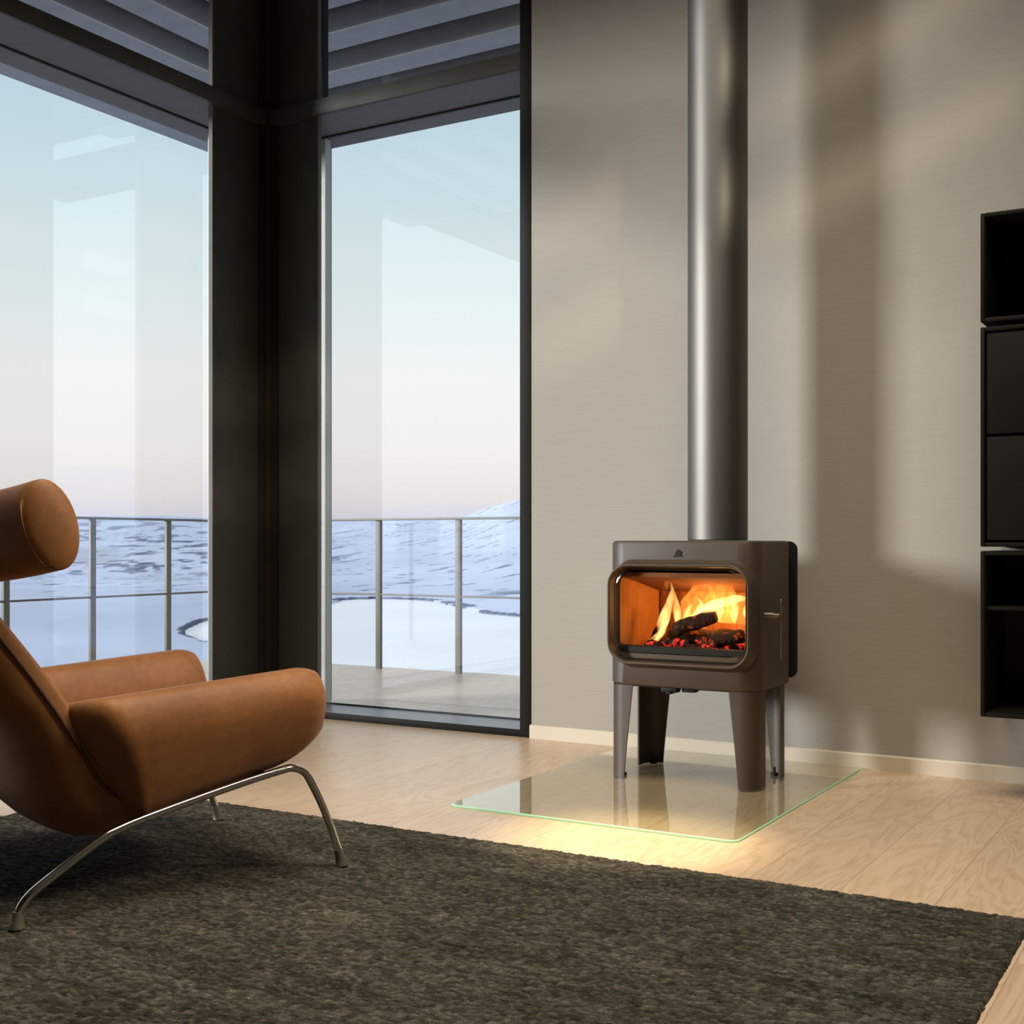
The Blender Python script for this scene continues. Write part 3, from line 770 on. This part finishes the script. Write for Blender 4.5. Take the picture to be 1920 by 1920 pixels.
# headrest: a bolster whose ends sweep forward and up, cut flat
bm = bmesh.new(); rings = []; n = 32
hp = catmull([(-.352, -.405, .880), (-.39, -.30, .862), (-.435, -.15, .845), (-.455, 0, .838), (-.435, .15, .845), (-.39, .30, .862), (-.352, .405, .880)], 6)
for i, p in enumerate(hp):
    p = Vector(p); t = (Vector(hp[min(i+1, len(hp)-1)])-Vector(hp[max(i-1, 0)])).normalized()
    if i in (0, len(hp)-1): t = Vector((-.06 if i else .06, 1.0, .02 if i else -.02)).normalized()
    up = Vector((-.27, 0, 1)); up = (up-t*up.dot(t)).normalized(); fw = t.cross(up)
    rings.append([p+up*math.sin(2*PI*k/n)*.100+fw*math.cos(2*PI*k/n)*.056 for k in range(n)])
ends = []
for sgn, idx_ in ((0, 0), (1, len(rings)-1)):
    c = sum((Vector(q) for q in rings[idx_]), Vector())/n; nb = Vector(hp[1 if idx_ == 0 else -2]); out = (c-nb).normalized()*.0
    ends.append(c)
# soft rim and slightly domed end faces
def shrink(r, k, push):
    c = sum((Vector(q) for q in r), Vector())/n
    return [c+(Vector(q)-c)*k+Vector(push) for q in r]
rings = [shrink(rings[0], .30, (0, -.016, .003)), shrink(rings[0], .75, (0, -.011, .002)), shrink(rings[0], .95, (0, -.004, 0))]+rings+[shrink(rings[-1], .95, (0, .004, 0)), shrink(rings[-1], .75, (0, .011, .002)), shrink(rings[-1], .30, (0, .016, .003))]
loops(bm, rings)
finish(bm, 'headrest', LE, chair, True, 60)
bm = bmesh.new(); tube(bm, [(-.465, 0, .66), (-.485, 0, .74), (-.465, 0, .82)], [.10, .075, .06], 24)
finish(bm, 'neck', LE, chair)
# tubular frame: one bent rail with two legs per side, cross tubes under the seat
prof_r = [(-.402, .020), (-.400, .040), (-.392, .062), (-.366, .087), (-.305, .125), (-.235, .167), (-.185, .190), (-.10, .212), (.099, .253), (.235, .276), (.270, .278), (.300, .266), (.320, .240), (.359, .165), (.395, .075), (.410, .028)]
for sg in (-1, 1):
    path = [(u_, sg*.345, z_) for u_, z_ in prof_r]
    bm = bmesh.new(); tube(bm, catmull(path, 5), .0098, 16)
    fr = finish(bm, 'frame_rail', M['chrome'], chair)
    for (ua, za, ub, zb_) in ((-.402, .028, -.404, .0125), (.408, .034, .4125, .0125)):
        bm = bmesh.new(); tube(bm, [(ub, sg*.345, zb_), (ub, sg*.345, zb_+.006), (ua, sg*.345, za), (ua-(.006 if ua > 0 else 0), sg*.345, za+.02)], [.017, .016, .0125, .0105], 16)
        gl = finish(bm, 'glide', M['glide'], fr)
for u_, z_ in ((-.10, .200), (.20, .258)):
    bm = bmesh.new(); tube(bm, [(u_, -.345, z_+.010), (u_, 0, z_-.006), (u_, .345, z_+.010)], .009, 12); finish(bm, 'cross_tube', M['chrome'], chair)

# ------------------------------------------------------------------ world and lights
W = bpy.data.worlds.new('winter_sky'); SC.world = W; W.use_nodes = True; t = W.node_tree; t.nodes.clear()
out = t.nodes.new('ShaderNodeOutputWorld'); bg = t.nodes.new('ShaderNodeBackground'); tc = t.nodes.new('ShaderNodeTexCoord'); sp = t.nodes.new('ShaderNodeSeparateXYZ'); cr = t.nodes.new('ShaderNodeValToRGB')
t.links.new(tc.outputs['Generated'], sp.inputs[0]); t.links.new(sp.outputs[2], cr.inputs[0]); t.links.new(cr.outputs[0], bg.inputs[0]); t.links.new(bg.outputs[0], out.inputs[0])
el = cr.color_ramp.elements
while len(el) > 1: el.remove(el[-1])
stops = [(0, (196, 202, 220)), (.016, (206, 207, 220)), (.035, (227, 220, 220)), (.07, (234, 231, 228)), (.13, (235, 237, 234)), (.22, (217, 231, 234)), (.33, (193, 217, 228)), (.6, (190, 208, 230)), (1, (192, 206, 236))]
el[0].position = 0; el[0].color = lin(*stops[0][1])
for p, c in stops[1:]:
    e = el.new(p); e.color = lin(*c)
bg.inputs[1].default_value = 1.14
def light(name, typ, loc, energy, col, size=.1, size_y=None, aim=None, **kw):
    d = bpy.data.lights.new(name, typ); d.energy = energy; d.color = col
    if typ == 'AREA':
        d.size = size
        if size_y: d.shape = 'RECTANGLE'; d.size_y = size_y
    elif typ in ('POINT', 'SPOT'): d.shadow_soft_size = size
    for k, v in kw.items(): setattr(d, k, v)
    o = bpy.data.objects.new(name, d); COL.objects.link(o); o.location = loc
    if aim is not None: o.rotation_euler = (Vector(aim)-Vector(loc)).to_track_quat('-Z', 'Y').to_euler()
    return o
# daylight falling in through the long window wall
hz_d = bpy.data.lights.new('hazy_daylight', 'SUN'); hz_d.energy = 4.7; hz_d.color = (.98, .97, 1.0); hz_d.angle = math.radians(10.8)
hz_o = bpy.data.objects.new('hazy_daylight', hz_d); COL.objects.link(hz_o); hz_o.rotation_euler = Vector((.71, .70, -.175)).to_track_quat('-Z', 'Y').to_euler()
# unseen overhead area light, added as warm room fill
light('room_fill', 'AREA', (-1.0, -2.2, 4.2), 104, (1, .90, .76), 2.4, 2.4, aim=(-1.0, -1.9, 0), spread=math.radians(115))
# fire light in the stove
light('fire_light', 'POINT', (-1.63, -.475, .60), 1.2, (1, .50, .16), .04)
light('floor_glow_fill', 'SPOT', (-.9, -2.3, 4.1), 1600, (1, .87, .60), .10, aim=(-1.50, -1.45, 0), spot_size=math.radians(12.5), spot_blend=1.0)  # unseen spot from above, added for the fire's glow on the floor
light('chair_fill', 'SPOT', (1.4, -1.2, 3.1), 420, (1, .86, .68), .35, aim=(-2.35, -2.55, .6), spot_size=math.radians(34), spot_blend=.9)  # unseen fill light added to brighten the chair from the right
# low warm sun through the clerestory
sd_ = bpy.data.lights.new('low_sun', 'SUN'); sd_.energy = 1.0; sd_.color = (1, .88, .70); sd_.angle = math.radians(2.6)
so = bpy.data.objects.new('low_sun', sd_); COL.objects.link(so); so.rotation_euler = Vector((-1, .90, -.39)).to_track_quat('-Z', 'Y').to_euler()

SC.view_settings.view_transform = 'Standard'; SC.view_settings.look = 'None'
SC.view_settings.exposure = 0; SC.view_settings.gamma = 1
cy = SC.cycles
cy.use_denoising = True
try: cy.denoiser = 'OPENIMAGEDENOISE'
except Exception: pass
cy.max_bounces = 8; cy.diffuse_bounces = 4; cy.glossy_bounces = 4; cy.transparent_max_bounces = 16; cy.sample_clamp_indirect = 6
cy.volume_step_rate = .5; cy.caustics_reflective = False; cy.caustics_refractive = False
